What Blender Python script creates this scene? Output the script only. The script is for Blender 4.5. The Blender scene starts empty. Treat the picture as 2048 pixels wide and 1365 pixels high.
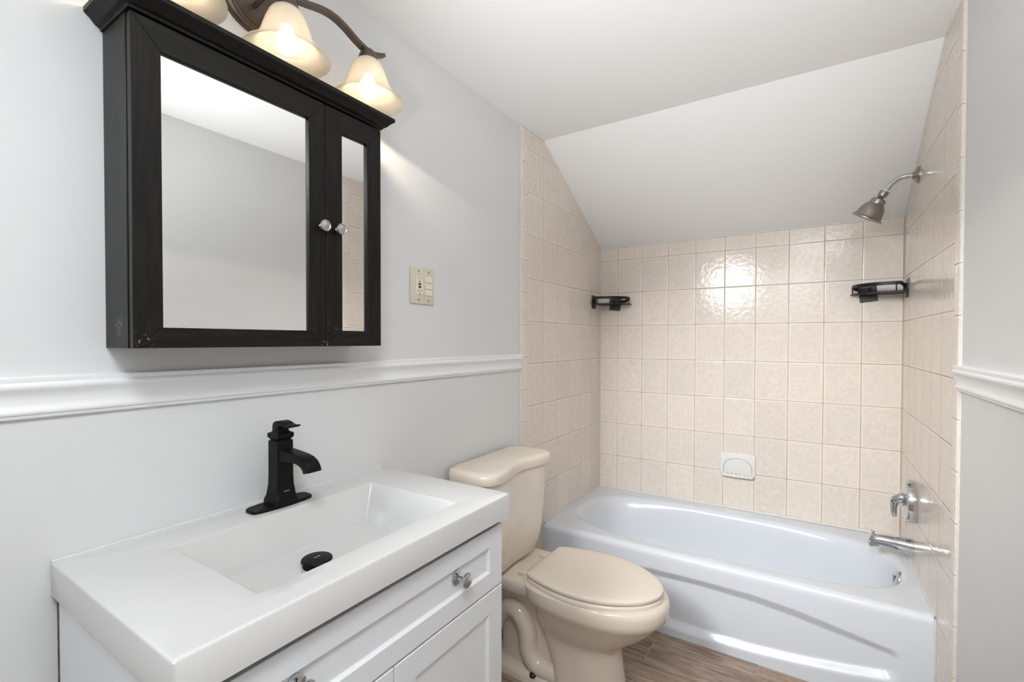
import bpy, bmesh, math, random
from mathutils import Vector, Matrix
random.seed(7)
SC = bpy.context.scene
COL = SC.collection
# ------------------------------------------------------------------ camera
cam = bpy.data.cameras.new('camera')
cam.sensor_width = 36.0
cam.lens = 938.5 / 2048 * 36
cam.shift_y = 13.7 / 2048
cam.clip_start = 0.02
camo = bpy.data.objects.new('camera', cam)
COL.objects.link(camo)
Rr, Ru, Rf = (0.84247, 0.538739, 0.002029), (-0.010217, 0.012211, 0.999873), (-0.538646, 0.842384, -0.015792)
M = Matrix(((Rr[0], Ru[0], -Rf[0]), (Rr[1], Ru[1], -Rf[1]), (Rr[2], Ru[2], -Rf[2]))).to_4x4()
M.translation = (1.1524, -2.8662, 1.3)
camo.matrix_world = M
SC.camera = camo
# ------------------------------------------------------------------ world, lights, exposure
SC.view_settings.view_transform = 'Standard'
SC.view_settings.look = 'None'
SC.view_settings.gamma = 1.0
SC.view_settings.use_curve_mapping = False
SC.view_settings.exposure = 0.21
wd = bpy.data.worlds.new('world'); SC.world = wd
wd.use_nodes = True
wd.node_tree.nodes['Background'].inputs['Color'].default_value = (0.86, 0.93, 1.0, 1)
wd.node_tree.nodes['Background'].inputs['Strength'].default_value = 1.0


def area(name, loc, direction, sx, sy, power, col):
    l = bpy.data.lights.new(name, 'AREA'); l.shape = 'RECTANGLE'
    l.size = sx; l.size_y = sy; l.energy = power; l.color = col
    o = bpy.data.objects.new(name, l); COL.objects.link(o); o.location = loc
    o.rotation_euler = Vector(direction).to_track_quat('-Z', 'Y').to_euler()
    return o


area('overhead_fill', (1.20, -3.00, 2.285), (0, 0, -1), 0.4, 0.4, 17.5, (0.94, 0.97, 1.0))  # added fill light above the camera, no fixture here


def spot(name, loc, target, power, size, soft, col):
    l = bpy.data.lights.new(name, 'SPOT'); l.energy = power; l.color = col
    l.spot_size = size; l.spot_blend = 1.0; l.shadow_soft_size = soft
    o = bpy.data.objects.new(name, l); COL.objects.link(o); o.location = loc
    o.rotation_euler = (Vector(target) - o.location).to_track_quat('-Z', 'Y').to_euler()


spot('flash_bounced_off_ceiling', (1.0, -3.1, 1.3), (0.88, -1.75, 2.31), 135.0, 1.16, 0.12, (0.96, 0.98, 1.0))
spot('tub_fill_left', (0.35, -3.2, 1.95), (1.05, -0.45, 0.80), 198.0, 0.88, 0.25, (0.95, 0.975, 1.0))  # added fill spot, lifts the tub alcove and right wall
spot('tub_fill_right', (1.0, -3.2, 1.9), (0.75, -0.40, 0.80), 46.0, 0.80, 0.25, (0.95, 0.975, 1.0))  # second added fill spot, brightens the left tiles and tub
BULB = 6.5
# ------------------------------------------------------------------ dimensions
W = 1.5146
P = 0.1554; PZ = 0.2063; ZA = 1.8068; TX0 = 0.1144; YS = -0.9234; YSR = -0.9399
HC = 2.309; YC = -0.772; ZB = 1.889
GL = -0.008; GR = W + 0.009; YREAR = -3.45


# ------------------------------------------------------------------ materials
class NT:
    def __init__(s, name):
        s.m = bpy.data.materials.new(name); s.m.use_nodes = True
        s.t = s.m.node_tree; s.b = s.t.nodes['Principled BSDF']
        s.out = s.t.nodes['Material Output']

    def n(s, typ, **kw):
        nd = s.t.nodes.new(typ)
        for k, v in kw.items(): setattr(nd, k, v)
        return nd

    def l(s, a, b): s.t.links.new(a, b)

    def put(s, sock, v):
        if isinstance(v, bpy.types.NodeSocket): s.l(v, sock)
        else: sock.default_value = v

    def math(s, op, a, b=0.0, c=None, clamp=False):
        nd = s.n('ShaderNodeMath', operation=op); nd.use_clamp = clamp
        s.put(nd.inputs[0], a); s.put(nd.inputs[1], b)
        if c is not None: s.put(nd.inputs[2], c)
        return nd.outputs[0]

    def smooth(s, v, a, b):
        nd = s.n('ShaderNodeMapRange', interpolation_type='SMOOTHSTEP')
        s.put(nd.inputs['Value'], v)
        nd.inputs['From Min'].default_value = a; nd.inputs['From Max'].default_value = b
        return nd.outputs['Result']

    def mix(s, f, a, b):
        nd = s.n('ShaderNodeMix', data_type='RGBA')
        s.put(nd.inputs[0], f); s.put(nd.inputs[6], a); s.put(nd.inputs[7], b)
        return nd.outputs[2]

    def noise(s, vec, scale, detail=4, rough=0.55):
        nd = s.n('ShaderNodeTexNoise')
        if vec is not None: s.l(vec, nd.inputs['Vector'])
        nd.inputs['Scale'].default_value = scale; nd.inputs['Detail'].default_value = detail
        nd.inputs['Roughness'].default_value = rough
        return nd.outputs['Fac']

    def bump(s, h, strength, dist=1.0):
        nd = s.n('ShaderNodeBump'); nd.inputs['Strength'].default_value = strength
        nd.inputs['Distance'].default_value = dist
        s.l(h, nd.inputs['Height']); s.l(nd.outputs[0], s.b.inputs['Normal'])

    def set(s, **kw):
        for k, v in kw.items(): s.put(s.b.inputs[k.replace('_', ' ')], v)
        return s


def c4(c): return (c[0], c[1], c[2], 1.0)


def simple(name, col, rough=0.4, metal=0.0, bump=None, var=None, coat=0.0, spec=0.5):
    t = NT(name); t.set(Base_Color=c4(col), Roughness=rough, Metallic=metal, Specular_IOR_Level=spec)
    if coat: t.set(Coat_Weight=coat, Coat_Roughness=0.08)
    pos = t.n('ShaderNodeNewGeometry').outputs['Position']
    if var:
        f = t.noise(pos, var[0], 5)
        t.l(t.mix(t.smooth(f, 0.35, 0.65), c4(col), c4(var[1])), t.b.inputs['Base Color'])
    if bump: t.bump(t.noise(pos, bump[0], 6), bump[1], 0.004)
    return t.m


def tile_mat(name, ax, u0, pu, v0, pv, grid_u=True):
    t = NT(name)
    g = t.n('ShaderNodeNewGeometry')
    sep = t.n('ShaderNodeSeparateXYZ'); t.l(g.outputs['Position'], sep.inputs[0])
    u = t.math('DIVIDE', t.math('SUBTRACT', sep.outputs[ax], u0), pu)
    v = t.math('DIVIDE', t.math('SUBTRACT', sep.outputs['Z'], v0), pv)

    def edge(w, p):
        fr = t.math('FRACT', w)
        return t.math('MULTIPLY', t.math('MINIMUM', fr, t.math('SUBTRACT', 1.0, fr)), p)
    dv = edge(v, pv)
    d = t.math('MINIMUM', edge(u, pu), dv) if grid_u else dv
    face = t.smooth(d, 0.0009, 0.0018)
    cell = t.n('ShaderNodeCombineXYZ')
    t.l(t.math('FLOOR', u), cell.inputs[0]); t.l(t.math('FLOOR', v), cell.inputs[1])
    wn = t.n('ShaderNodeTexWhiteNoise', noise_dimensions='3D'); t.l(cell.outputs[0], wn.inputs['Vector'])
    off = t.n('ShaderNodeVectorMath', operation='MULTIPLY_ADD')
    t.l(wn.outputs['Color'], off.inputs[0]); off.inputs[1].default_value = (9, 9, 9); t.l(g.outputs['Position'], off.inputs[2])
    n1 = t.noise(off.outputs[0], 55, 6, 0.78)
    n2 = t.noise(off.outputs[0], 7, 3)
    col = t.mix(t.smooth(n1, 0.36, 0.66), c4((0.72, 0.645, 0.575)), c4((0.82, 0.735, 0.655)))
    col = t.mix(t.math('MULTIPLY', t.smooth(n2, 0.40, 0.68), 0.3), col, c4((0.71, 0.66, 0.615)))
    rim = t.smooth(d, 0.002, 0.014)
    col = t.mix(rim, c4((0.83, 0.74, 0.65)), col)
    hs = t.n('ShaderNodeHueSaturation'); t.l(col, hs.inputs['Color'])
    t.l(t.math('MULTIPLY_ADD', wn.outputs['Value'], 0.06, 0.97), hs.inputs['Value'])
    gn = t.noise(g.outputs['Position'], 9, 2)
    gcol = t.mix(t.smooth(gn, 0.45, 0.7), c4((0.40, 0.335, 0.275)), c4((0.26, 0.20, 0.155)))
    t.l(t.mix(face, gcol, hs.outputs['Color']), t.b.inputs['Base Color'])
    t.l(t.math('MULTIPLY_ADD', face, -0.48, 0.61), t.b.inputs['Roughness'])
    t.set(Specular_IOR_Level=0.27)
    h = t.math('ADD', t.math('MULTIPLY', t.smooth(d, 0.0003, 0.0050), 0.0008), t.math('MULTIPLY', t.noise(g.outputs['Position'], 42, 2), 0.0010))
    t.bump(h, 1.0, 0.75)
    return t.m


def floor_mat():
    t = NT('wood_plank_floor')
    g = t.n('ShaderNodeNewGeometry')
    sep = t.n('ShaderNodeSeparateXYZ'); t.l(g.outputs['Position'], sep.inputs[0])
    v = t.math('DIVIDE', t.math('ADD', sep.outputs['Y'], 0.83), 0.150)
    row = t.math('FLOOR', v)
    u = t.math('DIVIDE', t.math('ADD', t.math('SUBTRACT', sep.outputs['X'], 0.590), t.math('MULTIPLY', t.math('ADD', row, 1.0), -0.395)), 0.91)

    def edge(w, p):
        fr = t.math('FRACT', w)
        return t.math('MULTIPLY', t.math('MINIMUM', fr, t.math('SUBTRACT', 1.0, fr)), p)
    d = t.math('MINIMUM', edge(u, 0.91), edge(v, 0.150))
    cell = t.n('ShaderNodeCombineXYZ'); t.l(t.math('FLOOR', u), cell.inputs[0]); t.l(row, cell.inputs[1])
    wn = t.n('ShaderNodeTexWhiteNoise'); t.l(cell.outputs[0], wn.inputs['Vector'])
    mp = t.n('ShaderNodeMapping'); t.l(g.outputs['Position'], mp.inputs['Vector'])
    mp.inputs['Scale'].default_value = (3.0, 26.0, 1)
    sh = t.n('ShaderNodeVectorMath', operation='MULTIPLY_ADD')
    t.l(wn.outputs['Color'], sh.inputs[0]); sh.inputs[1].default_value = (20, 20, 0); t.l(mp.outputs[0], sh.inputs[2])
    n1 = t.noise(sh.outputs[0], 2.2, 9, 0.68)
    n2 = t.noise(sh.outputs[0], 0.7, 4, 0.6)
    col = t.mix(t.smooth(n1, 0.33, 0.66), c4((0.17, 0.115, 0.085)), c4((0.50, 0.375, 0.29)))
    col = t.mix(t.math('MULTIPLY', t.smooth(n2, 0.42, 0.7), 0.6), col, c4((0.36, 0.245, 0.175)))
    hs = t.n('ShaderNodeHueSaturation'); t.l(col, hs.inputs['Color'])
    t.l(t.math('MULTIPLY_ADD', wn.outputs['Value'], 0.45, 0.80), hs.inputs['Value'])
    face = t.smooth(d, 0.0009, 0.0018)
    t.l(t.mix(face, c4((0.48, 0.39, 0.32)), hs.outputs['Color']), t.b.inputs['Base Color'])
    t.set(Roughness=0.42)
    t.bump(t.math('ADD', t.math('MULTIPLY', face, 0.0008), t.math('MULTIPLY', n1, 0.0005)), 0.8, 0.7)
    return t.m


def black_wood(name, horiz):
    t = NT(name)
    pos = t.n('ShaderNodeNewGeometry').outputs['Position']
    mp = t.n('ShaderNodeMapping'); t.l(pos, mp.inputs['Vector'])
    mp.inputs['Scale'].default_value = (60, 5, 60) if horiz else (60, 60, 5)
    n1 = t.noise(mp.outputs[0], 2.0, 8, 0.65)
    col = t.mix(t.smooth(n1, 0.4, 0.68), c4((0.0052, 0.0048, 0.0046)), c4((0.0125, 0.0105, 0.0092)))
    # chips and scuffs near the corners of the doors
    chip = None
    for (p, r, sc, th) in (((0.12, -2.505, 1.303), 0.026, 210, 0.64), ((0.06, -2.522, 1.325), 0.022, 330, 0.55),
                           ((0.12, -2.098, 1.330), 0.022, 260, 0.63), ((0.12, -2.128, 1.289), 0.016, 300, 0.60)):
        vm = t.n('ShaderNodeVectorMath', operation='DISTANCE'); t.l(pos, vm.inputs[0]); vm.inputs[1].default_value = p
        near = t.math('SUBTRACT', 1.0, t.smooth(vm.outputs['Value'], r * 0.4, r))
        m = t.math('MULTIPLY', near, t.smooth(t.noise(pos, sc, 3, 0.6), th, th + 0.05))
        chip = m if chip is None else t.math('MAXIMUM', chip, m)
    t.l(t.mix(t.math('MULTIPLY', chip, 0.65), col, c4((0.62, 0.60, 0.58))), t.b.inputs['Base Color'])
    t.set(Roughness=0.40, Specular_IOR_Level=0.22)
    t.bump(n1, 0.25, 0.002)
    return t.m


def shade_mat():
    t = NT('alabaster_glass')
    pos = t.n('ShaderNodeNewGeometry').outputs['Position']
    n = t.noise(pos, 17, 5, 0.6)
    f = t.smooth(n, 0.35, 0.7)
    col = t.mix(f, c4((0.84, 0.78, 0.66)), c4((0.90, 0.87, 0.80)))
    tr = t.n('ShaderNodeBsdfTranslucent'); t.l(col, tr.inputs[0])
    df = t.n('ShaderNodeBsdfDiffuse'); t.l(col, df.inputs[0])
    gl = t.n('ShaderNodeBsdfGlossy'); gl.inputs['Roughness'].default_value = 0.12
    tp = t.n('ShaderNodeBsdfTransparent'); tp.inputs[0].default_value = (1, 0.93, 0.82, 1)
    m1 = t.n('ShaderNodeMixShader'); m1.inputs[0].default_value = 0.22
    t.l(df.outputs[0], m1.inputs[1]); t.l(tr.outputs[0], m1.inputs[2])
    m2 = t.n('ShaderNodeMixShader'); m2.inputs[0].default_value = 0.05
    t.l(m1.outputs[0], m2.inputs[1]); t.l(gl.outputs[0], m2.inputs[2])
    m3 = t.n('ShaderNodeMixShader'); m3.inputs[0].default_value = 0.38
    t.l(m2.outputs[0], m3.inputs[1]); t.l(tp.outputs[0], m3.inputs[2])
    t.l(m3.outputs[0], t.out.inputs['Surface'])
    return t.m


def emis(name, col, s):
    t = NT(name); t.set(Base_Color=c4((0.9, 0.88, 0.82)), Roughness=0.4, Emission_Color=c4(col), Emission_Strength=s)
    return t.m


PAINT = simple('pale_grey_wall_paint', (0.695, 0.698, 0.697), 0.5, bump=(45, 0.10), var=(2.5, (0.71, 0.712, 0.709)))
CEIL = simple('white_ceiling_paint', (0.88, 0.875, 0.865), 0.75, bump=(60, 0.10))
TRIMW = simple('white_trim_paint', (0.84, 0.845, 0.85), 0.38, bump=(30, 0.12))
CAULK = simple('white_caulk', (0.74, 0.735, 0.71), 0.55, bump=(120, 0.35), var=(40, (0.70, 0.67, 0.60)))
TILEB = tile_mat('cream_wall_tile_rear', 'X', TX0, P, ZA, PZ)
TILEL = tile_mat('cream_wall_tile_left', 'Y', YS, P, ZA, PZ)
TILER = tile_mat('cream_wall_tile_right', 'Y', YSR, P, ZA, PZ)
BULLL = tile_mat('cream_edge_tile_left', 'Y', YS, 1.0, 0.9114, 0.1545, False)
BULLR = tile_mat('cream_edge_tile_right', 'Y', YSR, 1.0, 0.6040, 0.1545, False)
FLOORM = floor_mat()
TUBM = simple('white_tub_enamel', (0.695, 0.725, 0.770), 0.17, bump=(8, 0.02))
IVORY = simple('ivory_porcelain', (0.755, 0.665, 0.56), 0.10)
IVPLAS = simple('ivory_seat_plastic', (0.765, 0.68, 0.58), 0.22)
VANM = simple('white_cabinet_paint', (0.80, 0.815, 0.835), 0.33)
TOPM = simple('white_cultured_marble', (0.64, 0.634, 0.627), 0.10, coat=0.3)
TAN = simple('raw_brown_fibreboard', (0.17, 0.145, 0.10), 0.8, var=(60, (0.06, 0.06, 0.06)))
BLACKM = simple('matte_black_metal', (0.0042, 0.0042, 0.0044), 0.46, bump=(400, 0.05), spec=0.16)
BLKP = simple('black_coated_steel', (0.0075, 0.0070, 0.0065), 0.40, spec=0.3)
LOGO = simple('pale_engraving', (0.30, 0.30, 0.30), 0.4)
CHROME = simple('polished_chrome', (0.60, 0.615, 0.635), 0.08, 1.0)
NICKEL = simple('brushed_nickel', (0.50, 0.485, 0.465), 0.30, 1.0)
PEWTER = simple('dark_brushed_nickel', (0.34, 0.315, 0.295), 0.30, 1.0, bump=(200, 0.05))
BRONZE = simple('oil_rubbed_bronze', (0.105, 0.077, 0.060), 0.36, 0.55)
WOODV = black_wood('black_stained_wood_vertical', False)
WOODH = black_wood('black_stained_wood_horizontal', True)
MIRROR = simple('mirror_glass', (0.90, 0.91, 0.90), 0.0, 1.0)
SHADE = shade_mat()
BULBM = emis('lit_bulb', (1.0, 0.89, 0.72), BULB)
PLATEM = simple('almond_plastic', (0.66, 0.62, 0.50), 0.35)
SWM = simple('cream_switch_plastic', (0.78, 0.74, 0.62), 0.3)
REDP = simple('red_button_plastic', (0.30, 0.02, 0.02), 0.35)
BLKPL = simple('black_plastic', (0.008, 0.008, 0.008), 0.35)
SLOTM = simple('dark_slot', (0.03, 0.025, 0.02), 0.7)
SOAPM = simple('glazed_white_ceramic', (0.76, 0.745, 0.71), 0.32, spec=0.25)


def padm():
    t = NT('smoky_clear_plastic')
    t.set(Base_Color=c4((0.10, 0.10, 0.095)), Roughness=0.12)
    tp = t.n('ShaderNodeBsdfTransparent'); tp.inputs[0].default_value = (0.80, 0.82, 0.82, 1)
    m = t.n('ShaderNodeMixShader'); m.inputs[0].default_value = 0.50
    t.l(t.b.outputs[0], m.inputs[1]); t.l(tp.outputs[0], m.inputs[2]); t.l(m.outputs[0], t.out.inputs['Surface'])
    return t.m


PADM = padm()


# ------------------------------------------------------------------ mesh helpers
def tag(o, label=None, cat=None, group=None, kind=None):
    if label: o['label'] = label
    if cat: o['category'] = cat
    if group: o['group'] = group
    if kind: o['kind'] = kind
    return o


def empty(name, loc, label, cat, group=None):
    o = bpy.data.objects.new(name, None); COL.objects.link(o)
    o.location = loc; o.empty_display_size = 0.05
    return tag(o, label, cat, group)


def obj(name, bm, mat, parent=None, ang=35, smooth=True, mats=None):
    bm.normal_update()
    bmesh.ops.recalc_face_normals(bm, faces=bm.faces)
    if smooth:
        for f in bm.faces: f.smooth = True
        for e in bm.edges:
            if len(e.link_faces) == 2: e.smooth = e.calc_face_angle(0) < math.radians(ang)
    me = bpy.data.meshes.new(name); bm.to_mesh(me); bm.free()
    for m_ in (mats or [mat]): me.materials.append(m_)
    o = bpy.data.objects.new(name, me); COL.objects.link(o)
    if parent:
        o.parent = parent
        off = Vector(parent.location)
        p = parent.parent
        while p: off += Vector(p.location); p = p.parent
        me.transform(Matrix.Translation(-off))
    return o


def add(dst, src):
    me = bpy.data.meshes.new('tmp'); src.to_mesh(me); src.free(); dst.from_mesh(me); bpy.data.meshes.remove(me)
    return dst


def nb(): return bmesh.new()


def box(bm, x0, x1, y0, y1, z0, z1, bev=0.0, seg=2, rot=None):
    b = nb()
    bmesh.ops.create_cube(b, size=1)
    for v in b.verts:
        v.co = Vector((x0 + (v.co.x + .5) * (x1 - x0), y0 + (v.co.y + .5) * (y1 - y0), z0 + (v.co.z + .5) * (z1 - z0)))
    if bev: bmesh.ops.bevel(b, geom=b.edges[:], offset=bev, segments=seg, profile=0.5, affect='EDGES')
    if rot is not None: b.transform(rot)
    return add(bm, b)


def loft(bm, rings, cap0=True, cap1=True, closed=True):
    vs = [[bm.verts.new(p) for p in r] for r in rings]
    n = len(vs[0])
    for a, b in zip(vs, vs[1:]):
        for i in range(n if closed else n - 1):
            j = (i + 1) % n
            bm.faces.new((a[i], a[j], b[j], b[i]))
    if cap0: bm.faces.new(vs[0][::-1])
    if cap1: bm.faces.new(vs[-1])
    return bm


def capfan(bm, ring):
    pass


def lathe(bm, prof, origin, axis=(0, 0, 1), n=40, caps=(True, True)):
    ax = Vector(axis).normalized(); q = Vector((0, 0, 1)).rotation_difference(ax); o = Vector(origin)
    rings = [[o + q @ Vector((max(r, 1e-5) * math.cos(2 * math.pi * i / n), max(r, 1e-5) * math.sin(2 * math.pi * i / n), h)) for i in range(n)] for r, h in prof]
    return loft(bm, rings, *caps)


def smooth_path(pts, k=6):
    P_ = [Vector(p) for p in pts]; out = []
    for i in range(len(P_) - 1):
        p0 = P_[max(i - 1, 0)]; p1 = P_[i]; p2 = P_[i + 1]; p3 = P_[min(i + 2, len(P_) - 1)]
        for s in range(k):
            t = s / k
            out.append(0.5 * ((2 * p1) + (p2 - p0) * t + (2 * p0 - 5 * p1 + 4 * p2 - p3) * t * t + (3 * p1 - p0 - 3 * p2 + p3) * t ** 3))
    out.append(P_[-1]); return out


def tube(bm, pts, r, n=16, sm=6, flat=None, up=None):
    """round tube (r number or list) along a smoothed path; flat=(w,h) makes a rectangular bar."""
    path = smooth_path(pts, sm) if sm > 1 else [Vector(p) for p in pts]
    rings = []; m = len(path)
    for i, p in enumerate(path):
        d = (path[min(i + 1, m - 1)] - path[max(i - 1, 0)]).normalized()
        u = Vector(up) if up else (Vector((0, 0, 1)) if abs(d.z) < 0.95 else Vector((1, 0, 0)))
        s = d.cross(u).normalized(); t = s.cross(d).normalized()
        if flat:
            w, h = flat[0] / 2, flat[1] / 2
            rings.append([p + s * a + t * b for a, b in ((-w, -h), (w, -h), (w, h), (-w, h))])
        else:
            if isinstance(r, (list, tuple)):
                x = i / (m - 1) * (len(r) - 1); k = min(int(x), len(r) - 2); rr = r[k] + (r[k + 1] - r[k]) * (x - k)
            else: rr = r
            rings.append([p + (s * math.cos(2 * math.pi * j / n) + t * math.sin(2 * math.pi * j / n)) * rr for j in range(n)])
    return loft(bm, rings)


def prism(bm, prof, axis, a, b, bev=0.0, seg=2):
    """extrude a 2D polygon along an axis. axis 'x': prof=(y,z); 'y': prof=(x,z); 'z': prof=(x,y)"""
    def mk(p, w):
        return Vector((w, p[0], p[1])) if axis == 'x' else Vector((p[0], w, p[1])) if axis == 'y' else Vector((p[0], p[1], w))
    t = nb(); loft(t, [[mk(p, a) for p in prof], [mk(p, b) for p in prof]])
    bmesh.ops.recalc_face_normals(t, faces=t.faces)
    if bev: bmesh.ops.bevel(t, geom=t.edges[:], offset=bev, segments=seg, profile=0.5, affect='EDGES', clamp_overlap=True)
    return add(bm, t)


def sgn(v): return -1 if v < 0 else 1


def se_ring(cx, cy, a, b, n, z, N=64):
    out = []
    for i in range(N):
        t = 2 * math.pi * i / N; c, s = math.cos(t), math.sin(t)
        out.append(Vector((cx + a * sgn(c) * abs(c) ** (2 / n), cy + b * sgn(s) * abs(s) ** (2 / n), z)))
    return out


# ================================================================== STRUCTURE
b = nb(); box(b, GL - 0.1, GR + 0.1, YREAR - 0.1, 0.1, -0.05, 0.0)
tag(obj('floor', b, FLOORM, smooth=False), 'brown wood look plank floor', kind='structure')
b = nb()
prism(b, [(YREAR - 0.1, HC), (YC, HC), (0.0, ZB), (0.1, ZB), (0.1, HC + 0.1), (YREAR - 0.1, HC + 0.1)], 'x', GL - 0.1, GR + 0.1)
tag(obj('ceiling', b, CEIL, smooth=False), 'white ceiling with a slope down over the tub', kind='structure')


def slope_poly(y0):
    return [(y0, 0.0), (0.0, 0.0), (0.0, ZB + 0.004), (YC, HC), (y0, HC)]


# left wall
b = nb(); box(b, GL - 0.1, GL, YREAR, 0.1, 0, HC + 0.05)
wl = tag(obj('wall_left', b, PAINT, smooth=False), 'pale grey painted wall behind the vanity', kind='structure')
b = nb(); prism(b, slope_poly(YS), 'x', GL, 0.0)
tag(obj('tile_panel', b, TILEL, wl, smooth=False), 'cream tiles beside the tub')
b = nb()
pr = [(GL, YS)] + [(0.0, YS)] + [(-0.0075 + 0.0075 * math.cos(a), YS - 0.048 - 0.0075 * math.sin(a)) for a in [math.radians(k) for k in (0, 20, 40, 60, 80)]] + [(GL, YS - 0.0555)]
prism(b, pr, 'z', 0.0, HC)
obj('edge_tile', b, BULLL, wl)
b = nb(); box(b, GL, -0.0015, YS - 0.0605, YS - 0.0545, 0.0, HC - 0.003, 0.0015)
tube(b, [(-0.001, 0.0, 0.366), (-0.001, -0.38, 0.366), (-0.001, -0.757, 0.366)], 0.004, 8, 1)
tube(b, [(0.0015, YS - 0.05, HC), (0.0015, YC - 0.002, HC)], 0.004, 8, 1)
tube(b, [(0.001, YC, HC), (0.001, 0.0, ZB)], 0.0022, 8, 1)
tube(b, [(0.001, -0.764, 0.355), (0.001, -0.764, 0.0)], 0.004, 8, 1)
obj('caulk_bead', b, CAULK, wl)
# back wall
b = nb(); box(b, -0.1, W + 0.1, 0.0, 0.1, 0, ZB + 0.02)
wb = tag(obj('wall_back', b, TILEB, smooth=False), 'cream tiled wall behind the tub', kind='structure')
b = nb()
pp = [(0.0, -0.001, ZB)]
for i in range(1, 60): pp.append((W * i / 60, -0.001, ZB + random.uniform(-0.0016, 0.0016)))
pp.append((W, -0.001, ZB))
tube(b, pp, 0.0042, 8, 1)
obj('caulk_bead', b, CAULK, wb)
# right wall
b = nb(); box(b, GR, GR + 0.1, YREAR, 0.1, 0, HC + 0.05)
wr = tag(obj('wall_right', b, PAINT, smooth=False), 'pale grey painted wall at the right edge', kind='structure')
b = nb(); prism(b, slope_poly(YSR), 'x', W, GR)
tag(obj('tile_panel', b, TILER, wr, smooth=False), 'glossy cream tiles behind the shower fittings')
b = nb()
pr = [(GR, YSR), (W, YSR)] + [(W + 0.0075 - 0.0075 * math.cos(a), YSR - 0.048 - 0.0075 * math.sin(a)) for a in [math.radians(k) for k in (0, 20, 40, 60, 80)]] + [(GR, YSR - 0.0555)]
prism(b, pr, 'z', 0.0, HC)
obj('edge_tile', b, BULLR, wr)
b = nb(); box(b, W + 0.005, GR, YSR - 0.0585, YSR - 0.0545, 0.0, HC - 0.003, 0.001)
tube(b, [(W, 0.0, 0.366), (W, -0.757, 0.366)], 0.004, 8, 1)
tube(b, [(W, YC, HC), (W, 0.0, ZB)], 0.004, 8, 1)
tube(b, [(W, YSR, HC), (W, YC, HC)], 0.004, 8, 1)
tube(b, [(W, -0.764, 0.355), (W, -0.764, 0.0)], 0.004, 8, 1)
obj('caulk_bead', b, CAULK, wr)
# far wall of the hall behind the camera
b = nb()
box(b, GL - 0.1, GR + 0.1, YREAR - 0.1, YREAR, 0, HC + 0.05)
tag(obj('wall_rear', b, PAINT, smooth=False), kind='structure')
# chair rails
RP = [(0.0, 1.163), (0.006, 1.163), (0.009, 1.166), (0.009, 1.170), (0.012, 1.172), (0.013, 1.178), (0.009, 1.183), (0.0085, 1.190),
      (0.0095, 1.200), (0.013, 1.209), (0.018, 1.215), (0.020, 1.219), (0.020, 1.225), (0.017, 1.228), (0.018, 1.231), (0.018, 1.236), (0.014, 1.239), (0.0, 1.239)]
b = nb(); prism(b, [(GL + p[0], p[1] - 0.003) for p in RP], 'y', YREAR, YS - 0.057)
tag(obj('trim_1', b, TRIMW, ang=50), 'white moulded chair rail on the wall behind the vanity', kind='structure')
b = nb(); prism(b, [(GR - p[0] * 1.05, p[1] - 0.010) for p in RP], 'y', YREAR, YSR - 0.050)
tag(obj('trim_2', b, TRIMW, ang=50), 'white moulded chair rail on the wall at the right edge', kind='structure')

# ================================================================== BATHTUB
TUBZ = 0.363
tub = empty('bathtub', (W / 2, -0.38, 0.0), 'white alcove bathtub with an embossed front apron between the tiled walls', 'bathtub')


def rad_ring(cx, cy, a, b_, n, z, dirs):
    out = []
    for (c, s) in dirs:
        if n > 50: r = min(a / max(abs(c), 1e-9), b_ / max(abs(s), 1e-9))
        else: r = (abs(c / a) ** n + abs(s / b_) ** n) ** (-1 / n)
        out.append(Vector((cx + r * c, cy + r * s, z)))
    return out


def rect_dirs(a, b_, na, nb_):
    pts = []
    for i in range(na): pts.append((-a + 2 * a * i / na, -b_))
    for i in range(nb_): pts.append((a, -b_ + 2 * b_ * i / nb_))
    for i in range(na): pts.append((a - 2 * a * i / na, b_))
    for i in range(nb_): pts.append((-a, b_ - 2 * b_ * i / nb_))
    return [(x / math.hypot(x, y), y / math.hypot(x, y)) for x, y in pts]


cx0, cy0 = W / 2, -0.372
ay = 0.372; ax_ = W / 2 - 0.002
D = rect_dirs(ax_, ay - 0.004, 128, 64)
b = nb()
bcy = -0.392
rings = [rad_ring(cx0, cy0, ax_, ay - 0.004, 99, TUBZ - 0.0, D)]
spec = [(0.765, bcy + 0.0, 0.724, 0.320, 3.3, TUBZ), (0.765, bcy, 0.716, 0.313, 3.25, TUBZ - 0.0006), (0.765, bcy, 0.709, 0.306, 3.2, TUBZ - 0.0024), (0.766, bcy, 0.702, 0.300, 3.15, TUBZ - 0.006), (0.767, bcy, 0.695, 0.294, 3.1, TUBZ - 0.013),
        (0.770, bcy, 0.688, 0.288, 3.0, TUBZ - 0.028), (0.776, bcy, 0.679, 0.282, 2.9, TUBZ - 0.055), (0.785, bcy, 0.664, 0.274, 2.8, 0.25), (0.797, bcy, 0.640, 0.263, 2.8, 0.18),
        (0.812, bcy, 0.606, 0.247, 2.8, 0.115), (0.820, bcy, 0.58, 0.232, 2.8, 0.085), (0.825, bcy, 0.54, 0.210, 2.7, 0.068), (0.83, bcy, 0.47, 0.17, 2.6, 0.060), (0.83, bcy, 0.25, 0.09, 2.4, 0.057)]
for s in spec: rings.append(rad_ring(s[0], s[1], s[2], s[3], s[4], s[5], D))
loft(b, rings, False, True)
# rolled front edge and apron with the raised-border panel
NX = 150


def interp(x, tab):
    for (x0, v0), (x1, v1) in zip(tab, tab[1:]):
        if x <= x1: return v0 + (v1 - v0) * (x - x0) / (x1 - x0)
    return tab[-1][1]


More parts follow.
